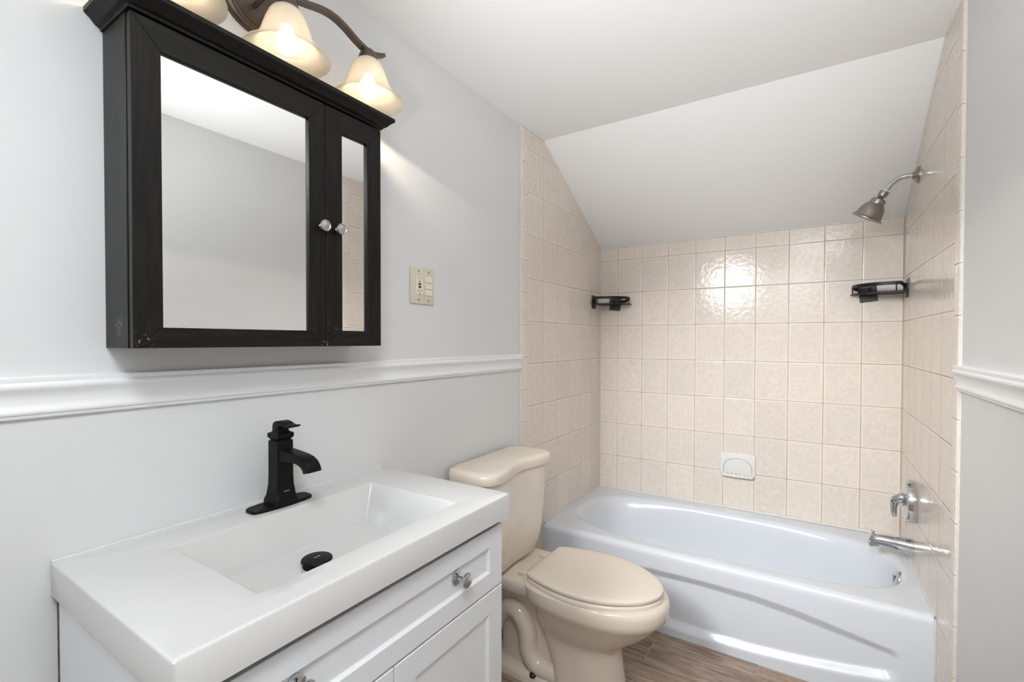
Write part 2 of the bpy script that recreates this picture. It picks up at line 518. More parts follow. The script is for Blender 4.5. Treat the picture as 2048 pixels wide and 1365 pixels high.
TOPT = [(0, .2790), (0.20, .2770), (0.35, 0.262), (0.52, 0.233), (0.62, 0.214), (0.70, 0.204)]
BOTT = [(0, .030), (0.20, .036), (0.36, .050), (0.52, .072), (0.62, .090), (0.70, .105)]
prof = []
y_e = cy0 - (ay - 0.004)
for k in range(7):
    a = math.radians(90 * k / 6); prof.append((y_e - 0.024 * math.sin(a), TUBZ - 0.030 + 0.030 * math.cos(a)))
for k in range(1, 90): prof.append((y_e - 0.024, (TUBZ - 0.030) * (1 - k / 89.0)))


def sst(v, a, c): t = min(max((v - a) / (c - a), 0), 1); return 0.75 * t + 0.25 * t * t * (3 - 2 * t)


grid = []
x0t, x1t = cx0 - ax_, cx0 + ax_
for (y, z) in prof:
    row = []
    for i in range(NX + 1):
        x = x0t + (x1t - x0t) * i / NX
        e = abs(x - cx0)
        zt, zb = interp(e, TOPT), interp(e, BOTT)
        wdt = interp(e, [(0, .034), (0.2, .039), (0.4, .039), (0.52, .034), (0.7, .026)])
        dep = (1 - sst(z, zt - wdt, zt)) * sst(z, zb, zb + 0.034) * (1 - sst(e, 0.632, 0.668))
        if z > TUBZ - 0.031: dep = 0
        row.append(b.verts.new((x, y + 0.022 * dep, z)))
    grid.append(row)
for r0, r1 in zip(grid, grid[1:]):
    for i in range(NX): b.faces.new((r0[i], r0[i + 1], r1[i + 1], r1[i]))
# closed ends behind the apron
bmesh.ops.remove_doubles(b, verts=b.verts, dist=0.0004)
obj('basin', b, TUBM, tub, ang=60)
b = nb(); tube(b, [(0.002, -0.006, 0.366), (W - 0.002, -0.006, 0.369)], 0.0058, 8, 1)
tag(obj('caulk_bead', b, CAULK, tub), 'cream caulk line along the back tiles')
# overflow plate on the sloping end
b = nb(); lathe(b, [(0.0, 0.010), (0.014, 0.0098), (0.030, 0.0075), (0.036, 0.003), (0.037, -0.006)], (1.4555, -0.412, 0.3235), (-0.975, 0, 0.2), 32)
box(b, 1.441, 1.448, -0.416, -0.408, 0.312, 0.345, 0.003)
tag(obj('overflow_plate', b, CHROME, tub), 'round chrome overflow plate')

# ================================================================== VANITY CABINET
VY0, VY1 = -2.600, -1.838
van = empty('vanity_cabinet', (0.23, -2.22, 0.0), 'white shaker vanity cabinet with a wide drawer front above two doors', 'cabinet')
b = nb()
box(b, 0.018, 0.447, VY0, VY0 + 0.016, 0, 0.834)
box(b, 0.018, 0.447, VY1 - 0.016, VY1, 0, 0.834)
box(b, 0.40, 0.447, VY0 + 0.016, VY1 - 0.016, 0.0, 0.10)
box(b, 0.018, 0.44, VY0 + 0.016, VY1 - 0.016, 0.10, 0.116)
box(b, 0.43, 0.446, VY0 + 0.016, VY1 - 0.016, 0.116, 0.16)
obj('cabinet_body', b, VANM, van, smooth=False)
b = nb(); box(b, GL + 0.0005, 0.018, VY0 + 0.003, VY1 - 0.003, 0.0, 0.834)
tag(obj('back_panel', b, TAN, van, smooth=False), 'raw brown board edge against the wall')


def shaker(bm, x, y0, y1, z0, z1, fw, fh, t=0.018, dep=0.0075, slope=0.0065):
    def R(x_, i, j): return [Vector((x_, y0 + i, z0 + j)), Vector((x_, y1 - i, z0 + j)), Vector((x_, y1 - i, z1 - j)), Vector((x_, y0 + i, z1 - j))]
    loft(bm, [R(x - t, 0, 0), R(x - 0.0015, 0, 0), R(x, 0.0015, 0.0015), R(x, fw, fh), R(x - dep * 0.85, fw + slope * 0.7, fh + slope * 0.7), R(x - dep, fw + slope, fh + slope)])


def knob(parent, p, d=1.0, r=0.0175, mat=CHROME, rose=True, length=0.033):
    """mushroom knob sticking out along +x with a small rosette, one mesh"""
    bm = nb()
    x, y, z = p
    if rose:
        lathe(bm, [(0.0185, 0.0), (0.0185, 0.002), (0.014, 0.0045), (0.008, 0.005), (0.0055, 0.007)], (x, y, z), (1, 0, 0), 8)
    if not rose:
        lathe(bm, [(0.0075, 0.0), (0.006, 0.003), (0.0052, 0.008), (0.0090, 0.0115), (0.0136, 0.0130), (0.0144, 0.0152), (0.0138, 0.0172), (0.0122, 0.0176), (0.0108, 0.0164), (0.0094, 0.0166), (0.0060, 0.0184), (0.0, 0.0190)], (x, y, z), (1, 0, 0), 36)
        return tag(obj('knob', bm, mat, parent, ang=25), 'brushed nickel knob')
    lathe(bm, [(0.0085, 0.0), (0.006, 0.004), (0.0048, 0.010), (0.0055, length - 0.014), (r * 0.62, length - 0.0095), (r * 0.95, length - 0.006), (r, length - 0.003), (r * 0.93, length), (r * 0.68, length + 0.0018), (0.0, length + 0.003)], (x, y, z), (1, 0, 0), 32)
    return tag(obj('knob', bm, mat, parent, ang=40), 'polished metal knob' if mat is CHROME else 'brushed nickel knob')


FX = 0.465
b = nb(); shaker(b, FX, VY0 + 0.001, VY1 - 0.0005, 0.659, 0.8165, 0.054, 0.046)
dr = obj('drawer', b, VANM, van, ang=20)
knob(dr, (FX - 0.006, -2.4255, 0.7465)); knob(dr, (FX - 0.006, -2.0185, 0.7465))
for (a, c, kn) in ((VY0 + 0.001, -2.2205, -2.249), (-2.2180, VY1 - 0.0005, -2.186)):
    b = nb(); shaker(b, FX, a, c, 0.105, 0.6545, 0.058, 0.055)
    d_ = obj('door', b, VANM, van, ang=20)
    knob(d_, (FX - 0.0005, kn, 0.583))

# ================================================================== VANITY TOP
TZ = 0.897
vt = empty('vanity_sink', (0.23, -2.22, 0.836), 'white vanity top with a rectangular built-in basin on the shaker cabinet', 'sink')
b = nb()


def rq(x0, x1, y0, y1, z): return [Vector((x0, y0, z)), Vector((x1, y0, z)), Vector((x1, y1, z)), Vector((x0, y1, z))]


loft(b, [rq(GL + 0.002, 0.483, -2.606, -1.829, 0.8365), rq(GL + 0.002, 0.483, -2.606, -1.829, TZ), rq(0.107, 0.413, -2.458, -1.967, TZ),
         rq(0.128, 0.398, -2.425, -2.006, 0.797), ], False, False)
# basin floor slopes to the drain
fl = [v for v in b.verts if abs(v.co.z - 0.797) < 1e-4]
cv = b.verts.new((0.225, -2.212, 0.789))
fl.sort(key=lambda v: math.atan2(v.co.y + 2.212, v.co.x - 0.225))
for i in range(4): b.faces.new((fl[i], fl[(i + 1) % 4], cv))
bmesh.ops.recalc_face_normals(b, faces=b.faces)
ed = [e for e in b.edges if len(e.link_faces) == 2 and cv not in e.verts]
bmesh.ops.bevel(b, geom=ed, offset=0.0045, segments=3, profile=0.5, affect='EDGES')
obj('countertop', b, TOPM, vt, ang=28)
b = nb(); tube(b, [(GL + 0.003, -2.604, TZ), (GL + 0.003, -2.2, TZ), (GL + 0.003, -1.834, TZ)], 0.0024, 8, 1)
obj('caulk_bead', b, PAINT, vt)
# stopper
st = empty('sink_stopper', (0.214, -2.216, 0.79), 'round black pop-up drain stopper in the basin of the vanity top', 'drain stopper')
b = nb(); lathe(b, [(0.0, 0.0115), (0.020, 0.0112), (0.0315, 0.0095), (0.0335, 0.0072), (0.0335, 0.0045), (0.031, 0.003), (0.0, 0.003)], (0.214, -2.216, 0.7985), (0, 0, 1), 48)
cap = obj('stopper_cap', b, BLACKM, st)
b = nb()
for k in range(5): box(b, 0.2125 + 0.0, 0.2165, -2.2235 + 0.0033 * k, -2.2212 + 0.0033 * k, 0.8098, 0.8102)
tag(obj('lettering', b, LOGO, cap, smooth=False), 'tiny pale engraved maker mark')
b = nb(); lathe(b, [(0.030, 0.0), (0.030, 0.0022), (0.024, 0.003), (0.020, 0.001), (0.012, 0.001), (0.011, 0.012), (0.0, 0.0125)], (0.214, -2.216, 0.7905), (0, 0, 1), 40)
obj('drain_flange', b, BLACKM, st)

# ================================================================== FAUCET
FXc, FY = 0.062, -2.208
fa = empty('faucet', (FXc, FY, TZ), 'matte black single lever faucet on a long deck plate behind the basin', 'faucet')
b = nb()
PLn = 24
out = []
for (s, z) in ((0.94, TZ), (1.0, TZ + 0.0012), (1.0, TZ + 0.0055), (0.955, TZ + 0.008)):
    ring = []
    for i in range(96):
        t = 2 * math.pi * i / 96; c, s_ = math.cos(t), math.sin(t)
        yy = 0.0765 * sgn(s_) * abs(s_) ** (2 / 7.0)
        hw = 0.0285 - 0.0065 * (abs(yy) / 0.0765) ** 2
        xx = hw * sgn(c) * abs(c) ** (2 / 6.0)
        ring.append(Vector((0.0585 + xx * (1 if s > 0.99 else 0.94), FY + yy * (1 if s > 0.99 else 0.985), z)))
    out.append(ring)
loft(b, out)
obj('deck_plate', b, BLACKM, fa, ang=30)
b = nb()
sq = []
for (h, z) in ((0.0300, 0.9035), (0.0300, 0.914), (0.0285, 0.919), (0.0255, 0.926), (0.0232, 0.936), (0.0215, 0.950), (0.0208, 0.975), (0.0206, 1.056)):
    ring = []
    c = h * 0.22 if z < 0.93 else 0.0025
    for (sx, sy) in ((1, 1), (-1, 1), (-1, -1), (1, -1)):
        pts2 = [(h, h - c), (h - c, h)] if sx * sy > 0 else [(h - c, h), (h, h - c)]
        for (px, py) in pts2: ring.append(Vector((FXc + sx * px, FY + sy * py, z)))
    sq.append(ring)
loft(b, sq)
obj('body', b, BLACKM, fa, ang=28)
b = nb(); box(b, FXc + 0.0238, FXc + 0.0248, FY - 0.007, FY + 0.007, 0.9345, 0.9362)
b = add(nb(), b); obj('lettering', b, LOGO, fa, smooth=False)
b = nb()
top = [(0.079, 1.047), (0.087, 1.037), (0.120, 1.0345), (0.150, 1.0315), (0.170, 1.0275), (0.184, 1.0205), (0.194, 1.0100), (0.1985, 0.998)]
bot = [(0.177, 0.993), (0.173, 1.001), (0.164, 1.0075), (0.150, 1.0115), (0.120, 1.0125), (0.079, 1.007)]
prism(b, top + bot, 'y', FY - 0.0175, FY + 0.0175, 0.0022, 2)
obj('spout', b, BLACKM, fa, ang=30)
b = nb()
rings = []
for (h, z) in ((0.0160, 1.055), (0.0160, 1.0580), (0.0200, 1.0630), (0.0212, 1.0650), (0.0212, 1.0735), (0.0200, 1.0745), (0.0145, 1.0770), (0.0120, 1.083), (0.0112, 1.092)):
    rings.append([Vector((FXc + sx * h, FY + sy * h, z)) for sx, sy in ((1, 1), (-1, 1), (-1, -1), (1, -1))])
loft(b, rings)
prism(b, [(0.049, 1.080), (0.0495, 1.091), (0.053, 1.099), (0.061, 1.1035), (0.072, 1.1045), (0.085, 1.1025), (0.098, 1.098), (0.110, 1.0965), (0.121, 1.0985), (0.122, 1.0945), (0.111, 1.0905), (0.097, 1.0915), (0.085, 1.0940), (0.077, 1.0935), (0.073, 1.086), (0.073, 1.080)], 'y', FY - 0.0145, FY + 0.0145, 0.0014, 2)
obj('lever_handle', b, BLACKM, fa, ang=30)

# ================================================================== MEDICINE CABINET
MC = empty('medicine_cabinet', (0.05, -2.23, 1.284), 'black wooden medicine cabinet with two mirrored doors on the wall above the vanity', 'cabinet')
CY0, CY1, CZ0, CZ1 = -2.522, -1.944, 1.284, 1.895
DX = 0.122
b = nb(); box(b, GL + 0.001, 0.1005, CY0, CY1, CZ0, CZ1, 0.001, 1)
obj('cabinet_body', b, WOODV, MC)
b = nb()
CPf = [(0.0, 1.893), (0.003, 1.893), (0.004, 1.897), (0.007, 1.899), (0.010, 1.900), (0.014, 1.904), (0.019, 1.910), (0.025, 1.915), (0.028, 1.917), (0.028, 1.926), (0.0, 1.926)]
rings = []
for (o_, z) in CPf[1:-1]:
    rings.append([Vector((GL + 0.001, CY0 - o_, z)), Vector((DX + o_, CY0 - o_, z)), Vector((DX + o_, CY1 + o_, z)), Vector((GL + 0.001, CY1 + o_, z))])
loft(b, rings)
obj('crown_moulding', b, WOODH, MC, ang=30)


def mdoor(y0, y1, iy0, iy1, iz0, iz1, ky):
    z0, z1 = CZ0 + 0.0005, 1.889
    x0, x1 = 0.1065, DX
    O = [(y0, z0), (y1, z0), (y1, z1), (y0, z1)]
    I = [(iy0, iz0), (iy1, iz0), (iy1, iz1), (iy0, iz1)]
    bm = nb()
    for k in range(4):
        j = (k + 1) % 4
        t = nb()
        a, c, d_, e = O[k], O[j], I[j], I[k]
        loft(t, [[Vector((x0, *p)) for p in (a, c, d_, e)], [Vector((x1, *p)) for p in (a, c, d_, e)]])
        for f in t.faces: f.material_index = 0 if k in (1, 3) else 1
        bmesh.ops.recalc_face_normals(t, faces=t.faces)
        bmesh.ops.bevel(t, geom=t.edges[:], offset=0.0007, segments=1, affect='EDGES')
        add(bm, t)
    dr_ = obj('door', bm, None, MC, mats=[WOODV, WOODH])
    bm = nb(); m = 0.006
    # mirror with a narrow bevelled border
    R0 = [Vector((x1 - 0.0115, *p)) for p in ((iy0 - m, iz0 - m), (iy1 + m, iz0 - m), (iy1 + m, iz1 + m), (iy0 - m, iz1 + m))]
    R1 = [v + Vector((0.004, 0, 0)) for v in R0]
    loft(bm, [R0, R1])
    obj('mirror', bm, MIRROR, dr_, smooth=False)
    knob(dr_, (x1, ky, 1.5835), r=0.0138, mat=NICKEL, rose=False, length=0.019)


mdoor(-2.5215, -2.1235, -2.4745, -2.1685, 1.323, 1.838, -2.1335)
mdoor(-2.1215, -1.9445, -2.0735, -1.9925, 1.3245, 1.835, -2.0865)

# ================================================================== VANITY LIGHT
LX = 0.105
LY = [-2.453, -2.213, -1.973]
vl = empty('vanity_light', (0.0, LY[1], 2.10), 'bronze three lamp wall light with alabaster glass bell shades above the medicine cabinet', 'wall light')
b = nb()
rings = []
for (a, x) in ((1.0, GL), (1.0, 0.001), (0.965, 0.006), (0.90, 0.009), (0.885, 0.013), (0.83, 0.0145), (0.81, 0.0175), (0.0, 0.019)):
    ring = []
    for i in range(64):
        t = 2 * math.pi * i / 64
        ring.append(Vector((x, LY[1] + max(a, 1e-3) * 0.092 * math.cos(t), 2.108 + max(a, 1e-3) * 0.064 * math.sin(t))))
    rings.append(ring)
loft(b, rings)
obj('back_plate', b, BRONZE, vl, ang=25)
b = nb()
tube(b, [(0.015, LY[1] - 0.028, 2.10), (0.06, LY[1] - 0.028, 2.108), (LX, LY[1] - 0.028, 2.116)], 0.006, 12)
tube(b, [(0.015, LY[1] + 0.028, 2.10), (0.06, LY[1] + 0.028, 2.108), (LX, LY[1] + 0.028, 2.116)], 0.006, 12)
obj('bracket', b, BRONZE, vl)
b = nb()
half = [(0.0, 2.110), (0.045, 2.118), (0.092, 2.1305), (0.128, 2.133), (0.164, 2.1245), (0.200, 2.110), (0.234, 2.1015), (0.262, 2.104), (0.294, 2.117)]
pth = [(LX, LY[1] - y, z) for y, z in half[::-1]] + [(LX, LY[1] + y, z) for y, z in half[1:]]
tube(b, pth, 0, 4, 5, flat=(0.020, 0.009), up=(0, 0, 1))
obj('arm', b, BRONZE, vl, ang=30)
for y in LY:
    b = nb()
    lathe(b, [(0.0, 2.1060), (0.013, 2.1060), (0.019, 2.1000), (0.0245, 2.0900), (0.0265, 2.0810), (0.0265, 2.0760), (0.0, 2.0760)], (LX, y, 0), (0, 0, 1), 32)
    lathe(b, [(0.013, 2.0770), (0.013, 2.0400), (0.0, 2.0380)], (LX, y, 0), (0, 0, 1), 24)
    obj('socket', b, BRONZE, vl)
    prof_o = [(0.0245, 2.0785), (0.031, 2.0735), (0.0385, 2.0635), (0.0455, 2.047), (0.0515, 2.029), (0.0565, 2.013), (0.0600, 2.003), (0.0640, 1.9985), (0.0655, 1.9955), (0.0660, 1.9925), (0.0715, 1.9860), (0.0790, 1.9780), (0.0890, 1.9715), (0.0965, 1.9680)]
    prof_i = [(r - 0.0028, z - 0.0012) for r, z in prof_o]
    full = prof_o + [(0.0967, 1.9655)] + prof_i[::-1]
    b = nb(); lathe(b, full + [full[0]], (LX, y, 0), (0, 0, 1), 56, (False, False))
    bmesh.ops.remove_doubles(b, verts=b.verts, dist=1e-6)
    obj('shade', b, SHADE, vl, ang=60)
    b = nb()
    lathe(b, [(0.0, 1.9710), (0.010, 1.9730), (0.018, 1.9795), (0.0232, 1.9880), (0.025, 1.9970), (0.0238, 2.0070), (0.0200, 2.0170), (0.0155, 2.0260), (0.0125, 2.0360), (0.0, 2.0370)], (LX, y, 0), (0, 0, 1), 32)
    obj('bulb', b, BULBM, vl, ang=60)
    sl = bpy.data.lights.new('bulb_light', 'SPOT'); sl.energy = 5.5 if y > -2.4 else 0.8; sl.color = (1.0, 0.86, 0.68)
    sl.spot_size = math.radians(160); sl.spot_blend = 0.03; sl.shadow_soft_size = 0.018
    so_ = bpy.data.objects.new('bulb_light', sl); COL.objects.link(so_); so_.location = (LX, y, 1.9685)

# ================================================================== OUTLET PLATE
ou = empty('outlet_plate', (GL, -1.644, 1.49), 'almond two gang wall plate with a test button outlet and three rocker switches', 'outlet')
b = nb(); box(b, GL, GL + 0.0065, -1.7025, -1.5855, 1.427, 1.5545, 0.003, 2)
obj('plate', b, PLATEM, ou)
b = nb(); box(b, GL, GL + 0.0085, -1.6790, -1.6440, 1.457, 1.5255, 0.001, 1)
rc = obj('receptacle', b, SWM, ou)
for z in (1.5165, 1.4725):
    b = nb()
    for y in (-1.6675, -1.6550): box(b, GL + 0.0080, GL + 0.0088, y - 0.0008, y + 0.0008, z - 0.0045, z + 0.0045)
    lathe(b, [(0.0026, 0), (0.0026, 0.0009), (0, 0.0009)], (GL + 0.0080, -1.6612, z - 0.0115), (1, 0, 0), 12)
    obj('socket_slots', b, SLOTM, rc, smooth=False)
b = nb(); box(b, GL + 0.008, GL + 0.0098, -1.6680, -1.6545, 1.4920, 1.4990, 0.0006, 1); obj('test_button', b, REDP, rc)
b = nb(); box(b, GL + 0.008, GL + 0.0098, -1.6665, -1.6550, 1.4820, 1.4888, 0.0006, 1); obj('reset_button', b, BLKPL, rc)
for z0 in (1.5045, 1.4815, 1.4585):
    b = nb()
    prism(b, [(GL, z0), (GL + 0.0105, z0), (GL + 0.0082, z0 + 0.0215), (GL, z0 + 0.0215)], 'y', -1.6320, -1.5980, 0.0006, 1)
    obj('rocker_switch', b, SWM, ou)
for (y, z) in ((-1.6645, 1.5405), (-1.6150, 1.5405), (-1.6645, 1.4410), (-1.6150, 1.4410)):
    b = nb(); lathe(b, [(0.0032, 0), (0.003, 0.0012), (0, 0.0016)], (GL + 0.006, y, z), (1, 0, 0), 14)
    box(b, GL + 0.0072, GL + 0.0078, y - 0.0025, y + 0.0025, z - 0.0005, z + 0.0005)
    obj('screw', b, TAN, ou)

# ================================================================== TOILET
TYC = -1.238
to = empty('toilet', (0.35, TYC, 0.0), 'ivory two piece toilet with a closed lid between the vanity and the tub', 'toilet')


def egg(xb, xf, hw, z, N=64, nb_=3.2, xm=None, yc=TYC, nf=2.15):
    xm = xm if xm is not None else xb + (xf - xb) * 0.46
    o_ = []
    for i in range(N):
        t = 2 * math.pi * i / N; c, s = math.cos(t), math.sin(t)
        if c >= 0: x = xm + (xf - xm) * abs(c) ** (2 / nf); y = hw * sgn(s) * abs(s) ** (2 / nf)
        else: x = xm - (xm - xb) * abs(c) ** (2 / nb_); y = hw * sgn(s) * abs(s) ** (2 / nb_)
        o_.append(Vector((x, yc + y, z)))
    return o_


b = nb()
# bowl and front column of the pedestal
loft(b, [egg(.350, .602, .114, 0.0, nb_=6), egg(.350, .598, .112, .02, nb_=6), egg(.346, .586, .107, .10, nb_=6), egg(.332, .581, .105, .14, nb_=6), egg(.314, .578, .104, .172, nb_=5), egg(.300, .581, .107, .198, nb_=4.5),
         egg(.292, .603, .117, .217, nb_=4), egg(.285, .642, .131, .2415, nb_=4), egg(.278, .682, .146, .274, nb_=4), egg(.268, .710, .160, .304), egg(.255, .729, .172, .326), egg(.240, .743, .182, .340), egg(.225, .747, .186, .356), egg(.222, .748, .186, .378), egg(.215, .744, .184, .3945), egg(.226, .732, .174, .401), egg(.28, .68, .12, .401)])
# deck that carries the tank
rg = []
for (x0, x1, hw, z) in ((0.050, 0.36, 0.100, 0.3280), (0.032, 0.38, 0.134, 0.3380), (0.026, 0.39, 0.146, 0.3520), (0.024, 0.39, 0.150, 0.3840), (0.030, 0.385, 0.146, 0.3920), (0.045, 0.36, 0.130, 0.3945)):
    rg.append(se_ring((x0 + x1) / 2, TYC, (x1 - x0) / 2, hw, 5, z, 48))
loft(b, rg)
# web behind the column
rg = []
for (x0, x1, hw, z) in ((0.09, 0.37, 0.075, 0.0), (0.09, 0.37, 0.072, 0.10), (0.08, 0.36, 0.068, 0.20), (0.06, 0.36, 0.074, 0.27), (0.05, 0.36, 0.090, 0.325)):
    rg.append(se_ring((x0 + x1) / 2, TYC, (x1 - x0) / 2, hw, 3.5, z, 48))
loft(b, rg)
# foot flange
rg = []
for (g_, z) in ((0.0, 0.0), (0.0, 0.022), (-0.006, 0.034), (-0.03, 0.042)):
    rg.append(se_ring(0.215, TYC, 0.165 + g_, 0.118 + g_, 4.5, z, 48))
loft(b, rg)
# trapway on both sides
for s in (-1, 1):
    tube(b, [(0.070, TYC + s * 0.050, 0.130), (0.110, TYC + s * 0.066, 0.205), (0.160, TYC + s * 0.076, 0.248), (0.205, TYC + s * 0.080, 0.235), (0.236, TYC + s * 0.080, 0.180), (0.243, TYC + s * 0.080, 0.115), (0.272, TYC + s * 0.078, 0.066), (0.325, TYC + s * 0.072, 0.050), (0.395, TYC + s * 0.058, 0.046)],
         [0.030, 0.034, 0.037, 0.038, 0.037, 0.037, 0.038, 0.036], 20, 6)
obj('bowl', b, IVORY, to, ang=48)


def seat_out(grow, z, N=40):
    H = [(0.262, 0.118), (0.2645, 0.130), (0.285, 0.143), (0.32, 0.156), (0.37, 0.170), (0.43, 0.1785), (0.49, 0.1785), (0.55, 0.168), (0.605, 0.148), (0.655, 0.118), (0.69, 0.086), (0.714, 0.050), (0.7255, 0.018)]
    pts = [Vector((x, h, 0)) for x, h in H]
    sm = smooth_path(pts, 5)
    L = [Vector((p.x, TYC + p.y, z)) for p in sm] + [Vector((p.x, TYC - p.y, z)) for p in sm[::-1]]
    c = Vector((0.48, TYC, z))
    outp = []
    for p in L:
        d = (p - c); outp.append(c + d * (1 + grow / d.length))
    return outp


b = nb(); loft(b, [seat_out(-0.004, 0.3965), seat_out(0.002, 0.3990), seat_out(0.003, 0.4080), seat_out(-0.001, 0.4145), seat_out(-0.008, 0.4170)])
obj('seat', b, IVPLAS, to, ang=40)
b = nb(); loft(b, [seat_out(-0.010, 0.4195), seat_out(0.0005, 0.4205), seat_out(0.0025, 0.4250), seat_out(0.001, 0.4305), seat_out(-0.005, 0.4345), seat_out(-0.016, 0.4370), seat_out(-0.05, 0.4385), seat_out(-0.12, 0.4395)])
obj('seat_lid', b, IVPLAS, to, ang=40)
for s in (-1, 1):
    b = nb(); box(b, 0.205, 0.262, TYC + s * 0.085 - 0.013, TYC + s * 0.085 + 0.013, 0.3945, 0.4095, 0.003)
    box(b, 0.245, 0.272, TYC + s * 0.078 - 0.010, TYC + s * 0.078 + 0.010, 0.4055, 0.4225, 0.004)
    obj('hinge', b, IVPLAS, to)
for s in (-1, 1):
    b = nb(); lathe(b, [(0.013, 0.032), (0.013, 0.040), (0.009, 0.044), (0.0035, 0.045), (0.0032, 0.078), (0.0, 0.079)], (0.277, TYC + s * 0.109, 0.0), (0, 0, 1), 16)
    tag(obj('floor_bolt', b, BLKPL, to), 'dark floor bolt')
# tank
TKC = -1.288


def tank_ring(x1, hw, z, g=0.0, N=28, conc=0.028, x0=0.010):
    """outline with rounded back corners and a front that dips in the middle"""
    pts = []
    hw += g; x1 += g
    r = min(0.066, hw * 0.4)
    # front from -hw to +hw
    fr = []
    for i in range(N + 1):
        y = -(hw - r) + 2 * (hw - r) * i / N
        u = y / (hw - r)
        fr.append((x1 - conc * (0.5 + 0.5 * math.cos(math.pi * min(1, abs(u) / 0.92))), y))
    cr = []
    for k in range(1, 8):
        a = math.radians(90 * k / 8); cr.append((x1 - r * 1.0 + r * math.cos(a), (hw - r) + r * math.sin(a)))
    bk = []
    rb = 0.03
    for k in range(0, 5):
        a = math.radians(90 * k / 4); bk.append((x0 + rb - rb * math.sin(a), hw - rb + rb * math.cos(a)))
    right = cr + bk
    ring = fr + right + [(x, -y) for x, y in right[::-1]]
    return [Vector((x, TKC + y, z)) for x, y in ring]


b = nb()
loft(b, [tank_ring(.120, 0.099, .3885, conc=.0), tank_ring(.150, 0.144, .396, conc=.004), tank_ring(.172, 0.179, .420, conc=.008), tank_ring(.184, 0.204, .465, conc=.014), tank_ring(.190, 0.218, .53, conc=.018), tank_ring(.194, 0.226, .62, conc=.022), tank_ring(.197, 0.232, .72, conc=.024), tank_ring(.198, 0.235, .786, conc=.025)])
obj('tank', b, IVORY, to, ang=40)
b = nb()
loft(b, [tank_ring(.205, 0.242, .7775, conc=.026), tank_ring(.210, 0.248, .780, conc=.027), tank_ring(.212, 0.250, .787, conc=.027), tank_ring(.213, 0.251, .803, conc=.028), tank_ring(.211, 0.249, .813, conc=.028), tank_ring(.206, 0.244, .8195, conc=.028), tank_ring(.197, 0.235, .8225, conc=.028), tank_ring(.175, 0.214, .8235, conc=.028, x0=.025)])
obj('tank_lid', b, IVORY, to, ang=40)

# ================================================================== SOAP DISH
so = empty('soap_dish', (0.811, 0.0, 0.55), 'glazed white ceramic soap dish set in the tiles above the tub', 'soap dish')
b = nb(); box(b, 0.7225, 0.8985, -0.011, 0.0, 0.548, 0.676, 0.003, 2)
obj('plate', b, SOAPM, so)
b = nb()
arch = []
for k in range(0, 25):
    a = math.pi * k / 24
    arch.append((0.811 - 0.071 * math.cos(a), -0.0115, 0.588 + 0.060 * math.sin(a) ** 0.8))
arch = [(0.740, -0.0115, 0.565)] + arch + [(0.882, -0.0115, 0.565)]
tube(b, arch, 0.0026, 8, 1)
tag(obj('arch_moulding', b, simple('soap_dish_groove', (0.56, 0.54, 0.50), 0.2), so), 'arched grey outline')
b = nb()
half_o = [(0.811 + 0.082 * sgn(math.cos(t)) * abs(math.cos(t)) ** (2 / 5.0), -0.008 - 0.034 * max(0, math.sin(t)) ** (2 / 5.0)) for t in [math.pi * i / 36 for i in range(37)]]
prism(b, half_o, 'z', 0.5495, 0.5585, 0.0025, 2)
tube(b, [(x, y + 0.003, 0.560) for x, y in half_o[1:-1]], 0.0035, 10, 1)
for k in range(6): box(b, 0.7540 + 0.0205 * k, 0.7630 + 0.0205 * k, -0.038, -0.010, 0.556, 0.5680, 0.0030, 2)
obj('tray', b, SOAPM, so, ang=40)

